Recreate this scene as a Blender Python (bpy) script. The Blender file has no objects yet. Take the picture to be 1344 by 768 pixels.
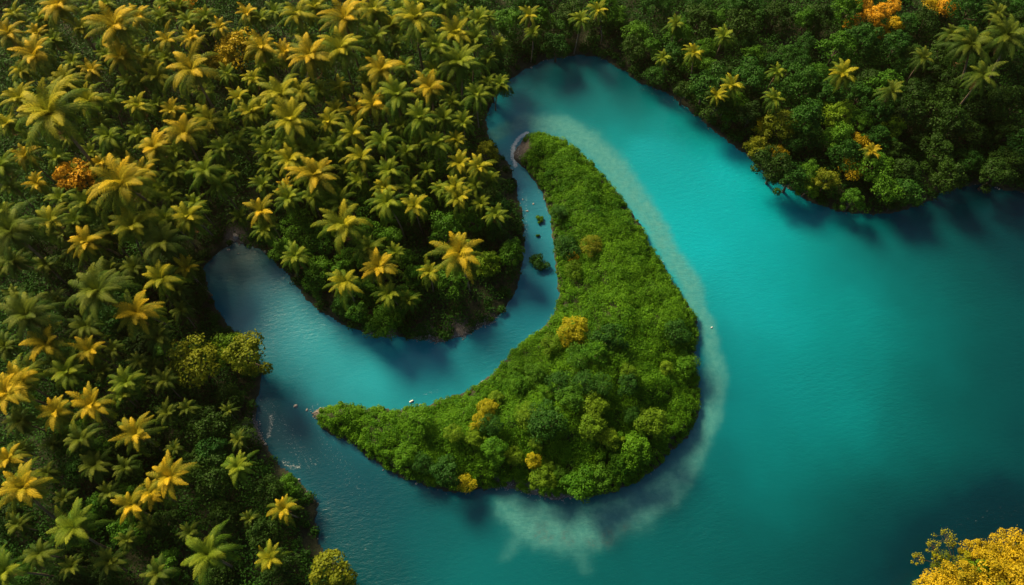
import bpy, math, random, mathutils
import numpy as np
HAZE = .00013
R = math.radians
rng = np.random.default_rng(7)
random.seed(7)
S = bpy.context.scene
COL = S.collection

# ------------------------------------------------------------------ camera
H, TILT, TANH = 170.0, R(25), 0.637
CT, ST = math.cos(TILT), math.sin(TILT)
cam = bpy.data.cameras.new('camera')
cam.sensor_fit = 'HORIZONTAL'; cam.sensor_width = 36; cam.lens = 18 / TANH
cam.clip_start = 0.5; cam.clip_end = 9000
co = bpy.data.objects.new('camera', cam); COL.objects.link(co)
co.location = (0, 0, H); co.rotation_euler = (TILT, 0, 0)
S.camera = co

def ray(px, py):
    u = (np.asarray(px, float) / 1344 - .5) * 2 * TANH
    v = -(np.asarray(py, float) / 768 - .5) * 2 * TANH / 1.75
    return u, v * CT + ST, v * ST - CT
def at(px, py, z=0.0):
    dx, dy, dz = ray(px, py); t = (z - H) / dz
    return dx * t, dy * t
def project(x, y, z):
    zz = np.asarray(z, float) - H
    yc = y * CT + zz * ST; zc = -y * ST + zz * CT
    return (x / -zc / TANH / 2 + .5) * 1344, (.5 - yc / -zc / TANH / 2 * 1.75) * 768
def scale_at(px, py, z=0.0):                      # metres per photo pixel
    dx, dy, dz = ray(px, py); t = (z - H) / dz
    return t * 2 * TANH / 1344

# ------------------------------------------------------------------ land outlines (photo pixels at water level)
SHORE = [(478,800),(470,762),(446,742),(424,722),(416,690),(418,660),(400,638),(374,614),(352,588),(340,562),(336,532),(342,505),(345,478),
 (330,448),(300,426),(284,400),(272,375),(271,348),(286,330),(310,321),(332,324),(352,337),(368,352),(390,380),(410,402),
 (440,421),(470,436),(500,441),(540,446),(580,450),(610,443),(640,427),(664,406),(681,376),(688,340),(688,300),(684,270),(678,240),
 (666,212),(654,197),(644,186),(639,170),(641,150),(650,126),(668,107),(690,92),(715,80),(745,74),(780,74),(800,84),(822,97),(838,110),
 (872,121),(902,143),(928,165),(960,190),(985,209),(1010,233),(1040,253),(1075,271),(1110,280),(1150,283),(1190,277),(1220,264),
 (1242,252),(1270,245),(1300,245),(1330,252),(1362,258)]
ISLE = [(675,207),(677,192),(690,180),(710,176),(735,183),(760,198),(788,228),(810,253),(828,278),(846,303),(852,322),(876,357),(896,387),
 (914,417),(918,440),(912,465),(917,500),(919,530),(915,550),(903,574),(883,592),(866,610),(838,632),(800,648),(760,656),(720,655),
 (690,647),(660,641),(640,643),(600,648),(560,640),(530,629),(500,613),(475,596),(455,579),(430,570),(415,556),(409,543),(420,536),
 (450,529),(480,534),(520,537),(560,532),(590,522),(620,509),(640,494),(660,474),(680,454),(700,438),(718,423),(731,406),(733,385),
 (728,350),(725,320),(722,290),(715,265),(705,245),(690,225),(680,215)]
CORNER = [(1192,800),(1200,768),(1222,750),(1256,738),(1300,724),(1344,708),(1400,690)]
def W(p): return np.array([at(*q) for q in p])
A = W(SHORE); B = W(CORNER); I = W(ISLE)
A = np.vstack([A, [[2500, A[-1][1] - 5], [2500, 4000], [-3000, 4000], [-3000, -2500], [A[0][0] + 3, -2500]]])
B = np.vstack([B, [[2500, 10], [2500, -2500], [B[0][0], -2500]]])

def sdist(P, x, y):
    """signed distance to polygon P, positive inside"""
    d = np.full(x.shape, 1e18); ins = np.zeros(x.shape, bool)
    for (x0, y0), (x1, y1) in zip(P, np.roll(P, -1, 0)):
        ex, ey = x1 - x0, y1 - y0
        t = np.clip(((x - x0) * ex + (y - y0) * ey) / (ex * ex + ey * ey + 1e-12), 0, 1)
        d = np.minimum(d, (x - x0 - t * ex) ** 2 + (y - y0 - t * ey) ** 2)
        c = (y0 > y) != (y1 > y)
        with np.errstate(divide='ignore', invalid='ignore'):
            ins ^= c & (x < ex * (y - y0) / (ey if ey else 1e-12) + x0)
    return np.where(ins, 1, -1) * np.sqrt(d)
def wob(x, y):
    return .45 * np.sin(x * .9 + 1.3 * np.sin(y * .6)) * np.cos(y * .8 + .9 * np.sin(x * .5)) + .25 * np.sin(x * 2.3 + y * 1.1) * np.sin(y * 2.1 - x * .7)
def smooth(t): t = np.clip(t, 0, 1); return t * t * (3 - 2 * t)

# water: photo pixel, depth in metres plus painted edge darkening, river clarity (bluer)
DEPTH_SHADE = [(1000,300,2.6,0),(960,230,2.6,0),(780,135,6,.1),(760,100,8,.2),(715,110,8,.2),(680,140,5,.3),(860,190,3.6,.1),(920,330,2.4,0),(1000,420,3.0,0),
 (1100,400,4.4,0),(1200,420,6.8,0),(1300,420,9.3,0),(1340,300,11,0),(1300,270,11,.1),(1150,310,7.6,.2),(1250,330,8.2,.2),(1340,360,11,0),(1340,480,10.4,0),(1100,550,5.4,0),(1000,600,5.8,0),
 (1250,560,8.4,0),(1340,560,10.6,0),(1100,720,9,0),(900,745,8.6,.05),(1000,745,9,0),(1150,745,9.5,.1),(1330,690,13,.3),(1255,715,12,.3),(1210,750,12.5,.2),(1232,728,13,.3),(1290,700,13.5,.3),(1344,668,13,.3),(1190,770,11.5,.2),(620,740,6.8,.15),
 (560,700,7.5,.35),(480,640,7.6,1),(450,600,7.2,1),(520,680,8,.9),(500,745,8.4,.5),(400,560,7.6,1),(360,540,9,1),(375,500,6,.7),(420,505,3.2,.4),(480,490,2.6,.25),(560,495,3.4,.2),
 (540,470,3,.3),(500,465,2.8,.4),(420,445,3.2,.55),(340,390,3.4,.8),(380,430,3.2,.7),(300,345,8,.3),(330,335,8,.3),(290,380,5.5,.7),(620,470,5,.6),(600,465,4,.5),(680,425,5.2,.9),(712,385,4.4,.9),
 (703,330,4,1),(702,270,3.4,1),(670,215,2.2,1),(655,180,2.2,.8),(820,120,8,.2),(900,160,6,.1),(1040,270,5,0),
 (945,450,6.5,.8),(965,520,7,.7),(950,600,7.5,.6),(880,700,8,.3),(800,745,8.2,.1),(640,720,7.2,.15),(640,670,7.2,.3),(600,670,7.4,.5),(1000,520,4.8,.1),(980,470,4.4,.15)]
BAR = [(646,176,.9,10),(688,158,.95,12),(730,164,1,15),(772,188,1,17),(806,220,1,17),(834,258,1,15),(860,296,1,13),(884,340,.95,12),(908,382,.92,12),(928,424,.85,11),
 (938,470,.8,11),(936,515,.85,13),(928,556,.92,15),(904,606,.95,18),(870,644,1,21),(826,670,1,24),(780,684,1,26),(735,688,1,29),(692,684,.95,27),(664,668,.75,18)]
BAR_SPUR = [(690,690,.9,18),(672,712,.8,14),(664,735,.55,9)], [(745,700,.8,16),(760,722,.75,14),(764,740,.5,8)], [(800,700,.55,16),(850,690,.45,14)]
REEF = [(704,690,10),(712,703,8),(735,702,10),(746,708,7),(775,705,9),(800,703,10),(698,700,7),(825,700,7)]
FOAM_GLINT = [([(692,174),(681,181),(674,192),(673,205),(677,217)], 3.6, 1.0), ([(664,190),(666,205),(676,232),(690,258)], 9, .40), ([(356,545),(355,560),(352,574)], 5, .62),
 ([(372,606),(385,614),(392,612)], 6, .58), ([(350,530),(372,560),(392,590),(410,610)], 24, .42), ([(415,560),(440,600),(470,640)], 26, .38),
 ([(430,660),(440,700),(470,730)], 22, .36), ([(1245,690),(1290,680),(1344,668)], 14, .33), ([(1290,672),(1340,656)], 6, .30), ([(676,335),(674,375),(660,402),(645,420)], 10, .56), ([(690,258),(691,300),(686,335)], 5, .5), ([(704,245),(722,290),(730,345)], 3.5, .48),
 ([(545,454),(565,458),(598,456)], 3, .42), ([(555,518),(575,513)], 4, .46), ([(700,455),(728,425)], 4, .35), ([(456,578),(475,594)], 5, .42), ([(560,650),(600,656)], 5, .36),
 ([(664,646),(700,655),(735,661),(780,660)], 3.2, .50), ([(318,330),(350,344)], 5, .40), ([(836,112),(868,128),(892,150)], 6, .42), ([(402,545),(408,536),(418,530)], 4, .5)]
def seg_field(pts, x, y, pw=1.3):
    """max over a polyline of gaussian(strength, width); pts = (px, py, strength, radius px)"""
    out = np.zeros(x.shape)
    for (a, b, s0, r0), (c, d, s1, r1) in zip(pts[:-1], pts[1:]):
        x0, y0 = at(a, b); x1, y1 = at(c, d); ex, ey = x1 - x0, y1 - y0
        t = np.clip(((x - x0) * ex + (y - y0) * ey) / (ex * ex + ey * ey), 0, 1)
        rr = (r0 + (r1 - r0) * t) * scale_at(a, b)
        dd = (x - x0 - t * ex) ** 2 + (y - y0 - t * ey) ** 2
        out = np.maximum(out, (s0 + (s1 - s0) * t) * np.exp(-(dd / rr ** 2) ** pw))
    return out
def vnoise(x, y, seed=0):
    """value noise -1..1"""
    xi, yi = np.floor(x).astype(int), np.floor(y).astype(int); fx, fy = smooth(x - xi), smooth(y - yi)
    def h(i, j): return np.modf(np.abs(np.sin(i * 127.1 + j * 311.7 + seed * 17.3) * 43758.5453))[0]
    a = h(xi, yi) * (1 - fx) + h(xi + 1, yi) * fx; b = h(xi, yi + 1) * (1 - fx) + h(xi + 1, yi + 1) * fx
    return (a * (1 - fy) + b * fy) * 2 - 1
def water_fields(x, y):
    wx = x + 1.6 * vnoise(x * .12, y * .12, 1) + .7 * vnoise(x * .35, y * .35, 2)
    wy = y + 1.6 * vnoise(x * .12, y * .12, 3) + .7 * vnoise(x * .35, y * .35, 4)
    num = np.zeros(x.shape); nr = np.zeros(x.shape); den = np.zeros(x.shape)
    for px, py, d, r in DEPTH_SHADE:
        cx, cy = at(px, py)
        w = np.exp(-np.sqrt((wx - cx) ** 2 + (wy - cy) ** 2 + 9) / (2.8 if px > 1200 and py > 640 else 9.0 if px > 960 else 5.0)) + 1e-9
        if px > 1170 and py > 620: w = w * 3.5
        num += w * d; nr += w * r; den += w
    depth_shade, river = num / den, nr / den
    wx2, wy2 = x + (wx - x) * .5 + .35 * vnoise(x * .9, y * .9, 6), y + (wy - y) * .5 + .35 * vnoise(x * .9, y * .9, 7)
    bar = seg_field([(a, b, c, d * 1.15) for a, b, c, d in BAR], wx2, wy2, 2.0)
    for s in BAR_SPUR: bar = np.maximum(bar, .55 * seg_field(s, wx, wy))
    reef = np.zeros(x.shape)
    for px, py, r in REEF:
        cx, cy = at(px, py); rr = r * scale_at(px, py)
        reef = np.maximum(reef, np.exp(-(((wx - cx) ** 2 + (wy - cy) ** 2) / rr ** 2) ** 1.5))
    foam_glint = np.zeros(x.shape)
    for pts, r, s in FOAM_GLINT:
        foam_glint = np.maximum(foam_glint, seg_field([(a, b, s, r) for a, b in pts], x, y))
    return depth_shade, river, bar, reef, foam_glint

def land_sd(x, y):
    x = np.asarray(x, float); y = np.asarray(y, float)
    a, b, i = sdist(A, x, y), sdist(B, x, y), sdist(I, x, y)
    n = wob(x, y) * .8
    return a + n, b + n, i + n
def ground_z(x, y):
    a, b, i = land_sd(x, y)
    px, py = project(np.asarray(x, float), np.asarray(y, float), 0.)
    hill = np.clip(a, 0, 70) * (.05 + .07 * smooth((px - 820) / 250))
    za = np.where(a > 0, .9 * (1 - np.exp(-np.maximum(a, 0) / 2.0)) + hill, 0)
    zb = np.where(b > 0, 1.0 * (1 - np.exp(-np.maximum(b, 0) / 2.0)), 0)
    zi = np.where(i > 0, .7 * (1 - np.exp(-np.maximum(i, 0) / 1.2)) + 8.5 * np.clip(i / 19, 0, 1) ** .9 + np.where(i > 2, 1.1 * vnoise(np.asarray(x) * .22, np.asarray(y) * .22, 5), 0), 0)
    z = za + zb + zi
    sd = np.maximum(np.maximum(a, b), i)
    return z + np.where(sd > 2, .35 * vnoise(np.asarray(x) * .15, np.asarray(y) * .15, 9), 0), sd

# ------------------------------------------------------------------ materials
def new_mat(name):
    m = bpy.data.materials.new(name); m.use_nodes = True
    nt = m.node_tree; nt.nodes.clear()
    return m, nt, lambda t, **k: node(nt, t, **k)
def node(nt, t, **k):
    n = nt.nodes.new(t)
    for a, v in k.items():
        if a.startswith('i_'): n.inputs[a[2:].replace('_', ' ')].default_value = v
        else: setattr(n, a, v)
    return n
def ramp(nt, stops):
    n = nt.nodes.new('ShaderNodeValToRGB'); e = n.color_ramp.elements
    while len(e) < len(stops): e.new(.5)
    for el, (p, c) in zip(e, stops): el.position = p; el.color = (*c, 1)
    return n

def leaf_mat(name, dark, light, sunlit=None, trans=.30, spread=.5):
    """foliage: leaf to leaf and tree to tree colour differences; 'sunlit' paints sunlight into the colour of upper fronds"""
    m, nt, N = new_mat(name); L = nt.links.new
    at_ = N('ShaderNodeAttribute', attribute_name='leaf_variation')
    oi = N('ShaderNodeObjectInfo')
    mm = N('ShaderNodeMath', operation='MULTIPLY_ADD'); mm.inputs[1].default_value = spread
    L(oi.outputs['Random'], mm.inputs[0]); 
    m2 = N('ShaderNodeMath', operation='MULTIPLY'); m2.inputs[1].default_value = 1 - spread
    L(at_.outputs['Fac'], m2.inputs[0]); L(m2.outputs[0], mm.inputs[2])
    r = ramp(nt, [(0, dark), (1, light)]); L(mm.outputs[0], r.inputs[0])
    colour = r.outputs[0]
    if sunlit:
        ay = N('ShaderNodeAttribute', attribute_name='leaf_sunlit')
        mx = N('ShaderNodeMix', data_type='RGBA'); L(ay.outputs['Fac'], mx.inputs[0]); L(colour, mx.inputs[6]); mx.inputs[7].default_value = (*sunlit, 1)
        ad = N('ShaderNodeAttribute', attribute_name='leaf_dead'); my = N('ShaderNodeMix', data_type='RGBA'); L(ad.outputs['Fac'], my.inputs[0]); L(mx.outputs[2], my.inputs[6]); my.inputs[7].default_value = (.13, .085, .035, 1)
        colour = my.outputs[2]
    p = N('ShaderNodeBsdfPrincipled'); p.inputs['Roughness'].default_value = .6; p.inputs['Specular IOR Level'].default_value = .12
    t = N('ShaderNodeBsdfTranslucent'); s = N('ShaderNodeMixShader'); s.inputs[0].default_value = trans
    L(colour, p.inputs['Base Color']); L(colour, t.inputs['Color']); L(p.outputs[0], s.inputs[1]); L(t.outputs[0], s.inputs[2])
    o = N('ShaderNodeOutputMaterial'); L(s.outputs[0], o.inputs[0])
    return m
M = {}
M['palm_green'] = leaf_mat('palm_green', (.024, .085, .006), (.085, .185, .012), (.24, .30, .016), spread=.45)
M['palm_yellow'] = leaf_mat('palm_yellow', (.038, .100, .007), (.12, .21, .012), (.46, .42, .016), spread=.45)
M['palm_sunlit'] = leaf_mat('palm_sunlit', (.045, .100, .008), (.13, .205, .012), (.66, .47, .016), spread=.45)  # gold of sunlit upper fronds put into the frond colour
M['palm_shaded'] = leaf_mat('palm_shaded', (.018, .060, .006), (.06, .125, .012), (.15, .19, .014), spread=.5)  # shade of lower-left and hillside palms put into the frond colour
M['leaf_olive'] = leaf_mat('leaf_olive', (.050, .105, .005), (.20, .23, .009))
M['leaf_shaded'] = leaf_mat('leaf_shaded', (.008, .036, .004), (.032, .085, .007))  # hill shadow and lower-left forest shade put into the leaf colour
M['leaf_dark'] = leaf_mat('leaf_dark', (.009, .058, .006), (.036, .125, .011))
M['leaf_green'] = leaf_mat('leaf_green', (.020, .098, .005), (.080, .21, .010))
M['leaf_lime'] = leaf_mat('leaf_lime', (.05, .135, .004), (.15, .27, .010))
M['leaf_yellow'] = leaf_mat('leaf_yellow', (.16, .19, .005), (.46, .42, .010))
M['leaf_gold'] = leaf_mat('leaf_gold', (.19, .18, .006), (.60, .43, .012))
M['leaf_orange'] = leaf_mat('leaf_orange', (.26, .16, .010), (.70, .40, .018))
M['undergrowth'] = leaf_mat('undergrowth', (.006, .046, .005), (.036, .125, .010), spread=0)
M['shrub'] = leaf_mat('shrub', (.026, .120, .003), (.115, .29, .008), spread=0)
M['isle'] = leaf_mat('leaf_island', (.022, .110, .004), (.10, .26, .008), spread=.4)

def bark(name, c0, c1):
    m, nt, N = new_mat(name); L = nt.links.new
    tc = N('ShaderNodeTexCoord'); mp = N('ShaderNodeMapping'); mp.inputs['Scale'].default_value = (3, 3, 9)
    n = N('ShaderNodeTexNoise'); n.inputs['Scale'].default_value = 1.5; n.inputs['Detail'].default_value = 4
    L(tc.outputs['Object'], mp.inputs[0]); L(mp.outputs[0], n.inputs['Vector'])
    r = ramp(nt, [(.3, c0), (.7, c1)]); L(n.outputs['Fac'], r.inputs[0])
    p = N('ShaderNodeBsdfPrincipled'); p.inputs['Roughness'].default_value = .85; L(r.outputs[0], p.inputs['Base Color'])
    b = N('ShaderNodeBump'); b.inputs['Strength'].default_value = .4; L(n.outputs['Fac'], b.inputs['Height']); L(b.outputs[0], p.inputs['Normal'])
    o = N('ShaderNodeOutputMaterial'); L(p.outputs[0], o.inputs[0]); return m
M['palm_bark'] = bark('palm_bark', (.10, .075, .05), (.24, .19, .13))
M['bark'] = bark('bark', (.035, .026, .018), (.095, .075, .055))
M['rock'] = bark('rock', (.13, .125, .12), (.48, .46, .43))
M['white_paint'] = bark('white_paint', (.78, .78, .76), (.85, .85, .84))

def ground_mat():
    m, nt, N = new_mat('ground'); L = nt.links.new
    tc = N('ShaderNodeTexCoord')
    a = N('ShaderNodeAttribute', attribute_name='shore')
    n1 = N('ShaderNodeTexNoise'); n1.inputs['Scale'].default_value = .8; n1.inputs['Detail'].default_value = 8; L(tc.outputs['Object'], n1.inputs['Vector'])
    n2 = N('ShaderNodeTexNoise'); n2.inputs['Scale'].default_value = 5; n2.inputs['Detail'].default_value = 6; L(tc.outputs['Object'], n2.inputs['Vector'])
    soil = ramp(nt, [(.3, (.010, .018, .005)), (.7, (.025, .034, .010))]); L(n1.outputs['Fac'], soil.inputs[0])
    sand = ramp(nt, [(.3, (.06, .055, .05)), (.55, (.13, .12, .105)), (.75, (.30, .285, .26))]); L(n2.outputs['Fac'], sand.inputs[0])
    mx = N('ShaderNodeMix', data_type='RGBA'); L(a.outputs['Fac'], mx.inputs[0]); L(soil.outputs[0], mx.inputs[6]); L(sand.outputs[0], mx.inputs[7])
    p = N('ShaderNodeBsdfPrincipled'); p.inputs['Roughness'].default_value = .9; L(mx.outputs[2], p.inputs['Base Color'])
    b = N('ShaderNodeBump'); b.inputs['Strength'].default_value = .5; b.inputs['Distance'].default_value = .3; L(n2.outputs['Fac'], b.inputs['Height']); L(b.outputs[0], p.inputs['Normal'])
    o = N('ShaderNodeOutputMaterial'); L(p.outputs[0], o.inputs[0]); return m
M['ground'] = ground_mat()

def water_mat():
    m, nt, N = new_mat('water'); L = nt.links.new
    tc = N('ShaderNodeTexCoord')
    A_ = lambda n: N('ShaderNodeAttribute', attribute_name=n).outputs['Fac']
    def noise(scale, detail=4, sx=1, sy=1, rot=0, rough=.55):
        mp = N('ShaderNodeMapping'); mp.inputs['Scale'].default_value = (sx, sy, 1); mp.inputs['Rotation'].default_value = (0, 0, rot)
        n = N('ShaderNodeTexNoise'); n.inputs['Scale'].default_value = scale; n.inputs['Detail'].default_value = detail; n.inputs['Roughness'].default_value = rough
        L(tc.outputs['Object'], mp.inputs[0]); L(mp.outputs[0], n.inputs['Vector']); return n.outputs['Fac']
    def math_(op, a, b=None, c=None, clamp=False):
        n = N('ShaderNodeMath', operation=op, use_clamp=clamp)
        for i, v in enumerate((a, b, c)):
            if v is None: continue
            if isinstance(v, (int, float)): n.inputs[i].default_value = v
            else: L(v, n.inputs[i])
        return n.outputs[0]
    def mix(f, a, b):
        n = N('ShaderNodeMix', data_type='RGBA')
        for s, v in ((0, f), (6, a), (7, b)):
            if isinstance(v, tuple): n.inputs[s].default_value = (*v, 1)
            elif isinstance(v, (int, float)): n.inputs[s].default_value = v
            else: L(v, n.inputs[s])
        return n.outputs[2]
    depth_shade, river, bar, reef, foam_glint = (A_(n) for n in ('depth_shade', 'river', 'sandbar', 'reef', 'foam_glint'))
    big = noise(.05, 3)
    d = math_('MULTIPLY_ADD', math_('SUBTRACT', big, .5), 1.2, depth_shade)
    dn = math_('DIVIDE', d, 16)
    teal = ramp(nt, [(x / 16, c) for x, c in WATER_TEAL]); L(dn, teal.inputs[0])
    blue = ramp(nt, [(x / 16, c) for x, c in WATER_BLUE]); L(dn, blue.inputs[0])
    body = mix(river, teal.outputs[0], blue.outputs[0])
    # sand seen through shallow water, mottled
    mott = noise(.55, 8, rough=.68)
    sb = math_('MULTIPLY', bar, math_('MULTIPLY_ADD', math_('SUBTRACT', mott, .5), 1.1, .9, clamp=True), clamp=True)
    sandc = mix(math_('MULTIPLY_ADD', noise(.8, 8, rough=.72), 1.7, -.35, clamp=True), SAND_LO, SAND_HI)
    body = mix(math_('MULTIPLY', sb, .9), body, sandc)
    rf = math_('MULTIPLY', reef, math_('MULTIPLY_ADD', math_('SUBTRACT', noise(1.1, 6, rough=.7), .5), 3.0, .45, clamp=True), clamp=True)
    body = mix(math_('MULTIPLY', rf, .8), body, mix(noise(2.2, 3), (.012, .09, .11), (.07, .10, .10)))
    # foam streaks and sun glints painted white
    fn = noise(1.5, 6, 1, 1.8, .5, .72); fine = noise(4.2, 4, 1, 2.2, -.3, .6)
    ff = math_('MULTIPLY_ADD', math_('ADD', math_('MULTIPLY', fn, .6), math_('MULTIPLY', fine, .4)), 1.0, math_('MULTIPLY_ADD', foam_glint, .42, -.735))
    fo = math_('MULTIPLY', ff, 7.0, clamp=True)
    col = mix(math_('MULTIPLY', fo, .6), body, (.74, .78, .80))
    p = N('ShaderNodeBsdfPrincipled'); L(col, p.inputs['Base Color']); p.inputs['IOR'].default_value = 1.33
    L(math_('MULTIPLY_ADD', fo, .5, .24), p.inputs['Roughness'])
    w1 = noise(.55, 5, 1, 2.4, -.55, .62); w2 = noise(1.9, 3, 1, 2.0, .25, .6)
    hgt = math_('MULTIPLY_ADD', w2, .35, w1)
    b = N('ShaderNodeBump'); L(math_('MULTIPLY_ADD', math_('MULTIPLY_ADD', noise(.028, 3), 4.5, -1.9, clamp=True), .34, WATER_BUMP * .6), b.inputs['Strength']); b.inputs['Distance'].default_value = .35
    L(hgt, b.inputs['Height']); L(b.outputs[0], p.inputs['Normal'])
    o = N('ShaderNodeOutputMaterial'); L(p.outputs[0], o.inputs[0]); return m
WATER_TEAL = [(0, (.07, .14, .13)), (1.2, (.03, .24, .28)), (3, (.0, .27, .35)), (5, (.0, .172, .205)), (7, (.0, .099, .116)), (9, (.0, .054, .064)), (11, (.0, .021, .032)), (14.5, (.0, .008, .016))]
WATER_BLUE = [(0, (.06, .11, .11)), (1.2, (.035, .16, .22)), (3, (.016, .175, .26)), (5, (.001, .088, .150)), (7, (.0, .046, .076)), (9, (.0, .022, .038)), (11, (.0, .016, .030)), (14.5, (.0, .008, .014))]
SAND_LO, SAND_HI = (.020, .160, .175), (.085, .280, .268)
WATER_BUMP = .16
M['water'] = water_mat()

# ------------------------------------------------------------------ helpers
def tag(o, label=None, cat=None, group=None, kind=None):
    for k, v in (('label', label), ('category', cat), ('group', group), ('kind', kind)):
        if v: o[k] = v
    return o
def mesh_np(name, V, F, attrs=None, smooth_=False):
    """V (n,3), F (m,4) quads"""
    me = bpy.data.meshes.new(name); V = np.asarray(V, np.float32); F = np.asarray(F, np.int32); k = F.shape[1]
    me.vertices.add(len(V)); me.vertices.foreach_set('co', V.ravel())
    me.loops.add(F.size); me.loops.foreach_set('vertex_index', F.ravel())
    me.polygons.add(len(F)); me.polygons.foreach_set('loop_start', np.arange(0, F.size, k, dtype=np.int32))
    if smooth_: me.polygons.foreach_set('use_smooth', np.ones(len(F), bool))
    for n, v in (attrs or {}).items():
        me.attributes.new(n, 'FLOAT', 'POINT').data.foreach_set('value', np.asarray(v, np.float32))
    me.update(calc_edges=True)
    return me
def link(name, me, mat, parent=None):
    o = bpy.data.objects.new(name, me); COL.objects.link(o)
    if mat is not None and not len(me.materials): me.materials.append(None)
    if mat is not None: o.material_slots[0].link = 'OBJECT'; o.material_slots[0].material = mat
    if parent is not None: o.parent = parent
    return o
def grid_mesh(name, xs, ys, Z, attrs):
    ny, nx = len(ys), len(xs); X, Y = np.meshgrid(xs, ys)
    V = np.stack([X.ravel(), Y.ravel(), Z.ravel()], 1)
    i = (np.arange(ny - 1)[:, None] * nx + np.arange(nx - 1)).ravel()
    return mesh_np(name, V, np.stack([i, i + 1, i + nx + 1, i + nx], 1), {k: v.ravel() for k, v in attrs.items()}, True)
def unit(v): return v / np.maximum(np.linalg.norm(v, axis=-1, keepdims=True), 1e-9)
def leaf_quads(P, Nrm, size, aspect=.62):
    """one diamond leaf spray per point; returns V, F"""
    n = len(P); Nrm = unit(Nrm); t = unit(np.cross(Nrm, rng.normal(size=(n, 3)))); b = np.cross(Nrm, t)
    s = np.asarray(size)[:, None] * .5
    V = np.stack([P - t * s, P - b * s * aspect + Nrm * s * .18, P + t * s, P + b * s * aspect + Nrm * s * .18], 1).reshape(-1, 3)
    return V, np.arange(4 * n).reshape(-1, 4)
def clump_leaves(C, rad, per, flat=.8, leaf=.42, low=-.25, jitter=.55, shell=.3):
    """leaf sprays over many rounded clumps: C (n,3), rad (n,)"""
    n = len(C); idx = np.repeat(np.arange(n), per); m = len(idx)
    d = rng.normal(size=(m, 3)); d = unit(d); d[:, 2] = np.where(d[:, 2] < low, -d[:, 2], d[:, 2])
    rr = rad[idx] * (1 - shell * rng.random(m) ** 1.5) * (1 + .10 * rng.normal(size=m))
    P = C[idx] + d * rr[:, None] * np.array([1, 1, flat])
    Nn = d * np.array([1, 1, 1.25]) + np.array([0, 0, .25]) + jitter * rng.normal(size=(m, 3))
    return P, Nn, leaf * (.65 + .7 * rng.random(m)), idx
def tube(path, radii, sides=8):
    """tapered tube along path -> V, F (with a closed tip quad fan left open)"""
    path = np.asarray(path, float); n = len(path); V = []
    for i in range(n):
        t = unit(path[min(i + 1, n - 1)] - path[max(i - 1, 0)]); u = unit(np.cross(t, [0.3, 1, .1])); w = np.cross(t, u)
        a = np.arange(sides) * 2 * math.pi / sides
        V.append(path[i] + radii[i] * (np.cos(a)[:, None] * u + np.sin(a)[:, None] * w))
    V = np.vstack(V); F = [[i * sides + k, i * sides + (k + 1) % sides, (i + 1) * sides + (k + 1) % sides, (i + 1) * sides + k] for i in range(n - 1) for k in range(sides)]
    return V, np.array(F)
def join(parts):
    V, F, o = [], [], 0
    for v, f in parts: V.append(v); F.append(f + o); o += len(v)
    return np.vstack(V), np.vstack(F)

# ------------------------------------------------------------------ ground and water
fx, fy = np.arange(-165, 165.1, .6), np.arange(-14, 196, .6)
xs = np.concatenate([[-2400, -1200, -600, -320, -210], fx, [210, 320, 600, 1200, 2400]])
ys = np.concatenate([[-2000, -900, -400, -160, -60], fy, [230, 320, 600, 1200, 3000]])
X, Y = np.meshgrid(xs, ys)
depth_shade, river, bar, reef, foam_glint = water_fields(X, Y)
GZ, SD = ground_z(X, Y)
depth_shade = depth_shade * (1 - .12 * np.exp(-np.maximum(-SD, 0) / 1.1))
bed = -np.maximum(.04, np.minimum(depth_shade * (1 - .75 * bar), 14)) * np.clip(-SD / 1.0, .02, 1)
sand_spots = [(684,200,17),(338,562,20),(310,312,14),(412,541,12),(700,650,26),(740,655,24),(660,643,16),(600,444,26),(560,446,20),(500,438,22),(640,428,18)]
spot = np.zeros(X.shape)
for px, py, r in sand_spots:
    cx, cy = at(px, py); rr = r * scale_at(px, py)
    spot = np.maximum(spot, np.exp(-(((X - cx) ** 2 + (Y - cy) ** 2) / rr ** 2) ** 2))
shore = np.clip(np.maximum(np.maximum(spot, smooth((.5 - SD) / .5) * .25), (SD < 0) * .3), 0, 1)
ground = tag(link('ground', grid_mesh('ground', xs, ys, np.where(SD > 0, GZ, bed), {'shore': shore}), M['ground']), kind='structure')
water = tag(link('water', grid_mesh('water', xs, ys, np.zeros(X.shape), {'depth_shade': depth_shade, 'river': river, 'sandbar': bar, 'reef': reef, 'foam_glint': foam_glint}), M['water']), kind='structure')

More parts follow.
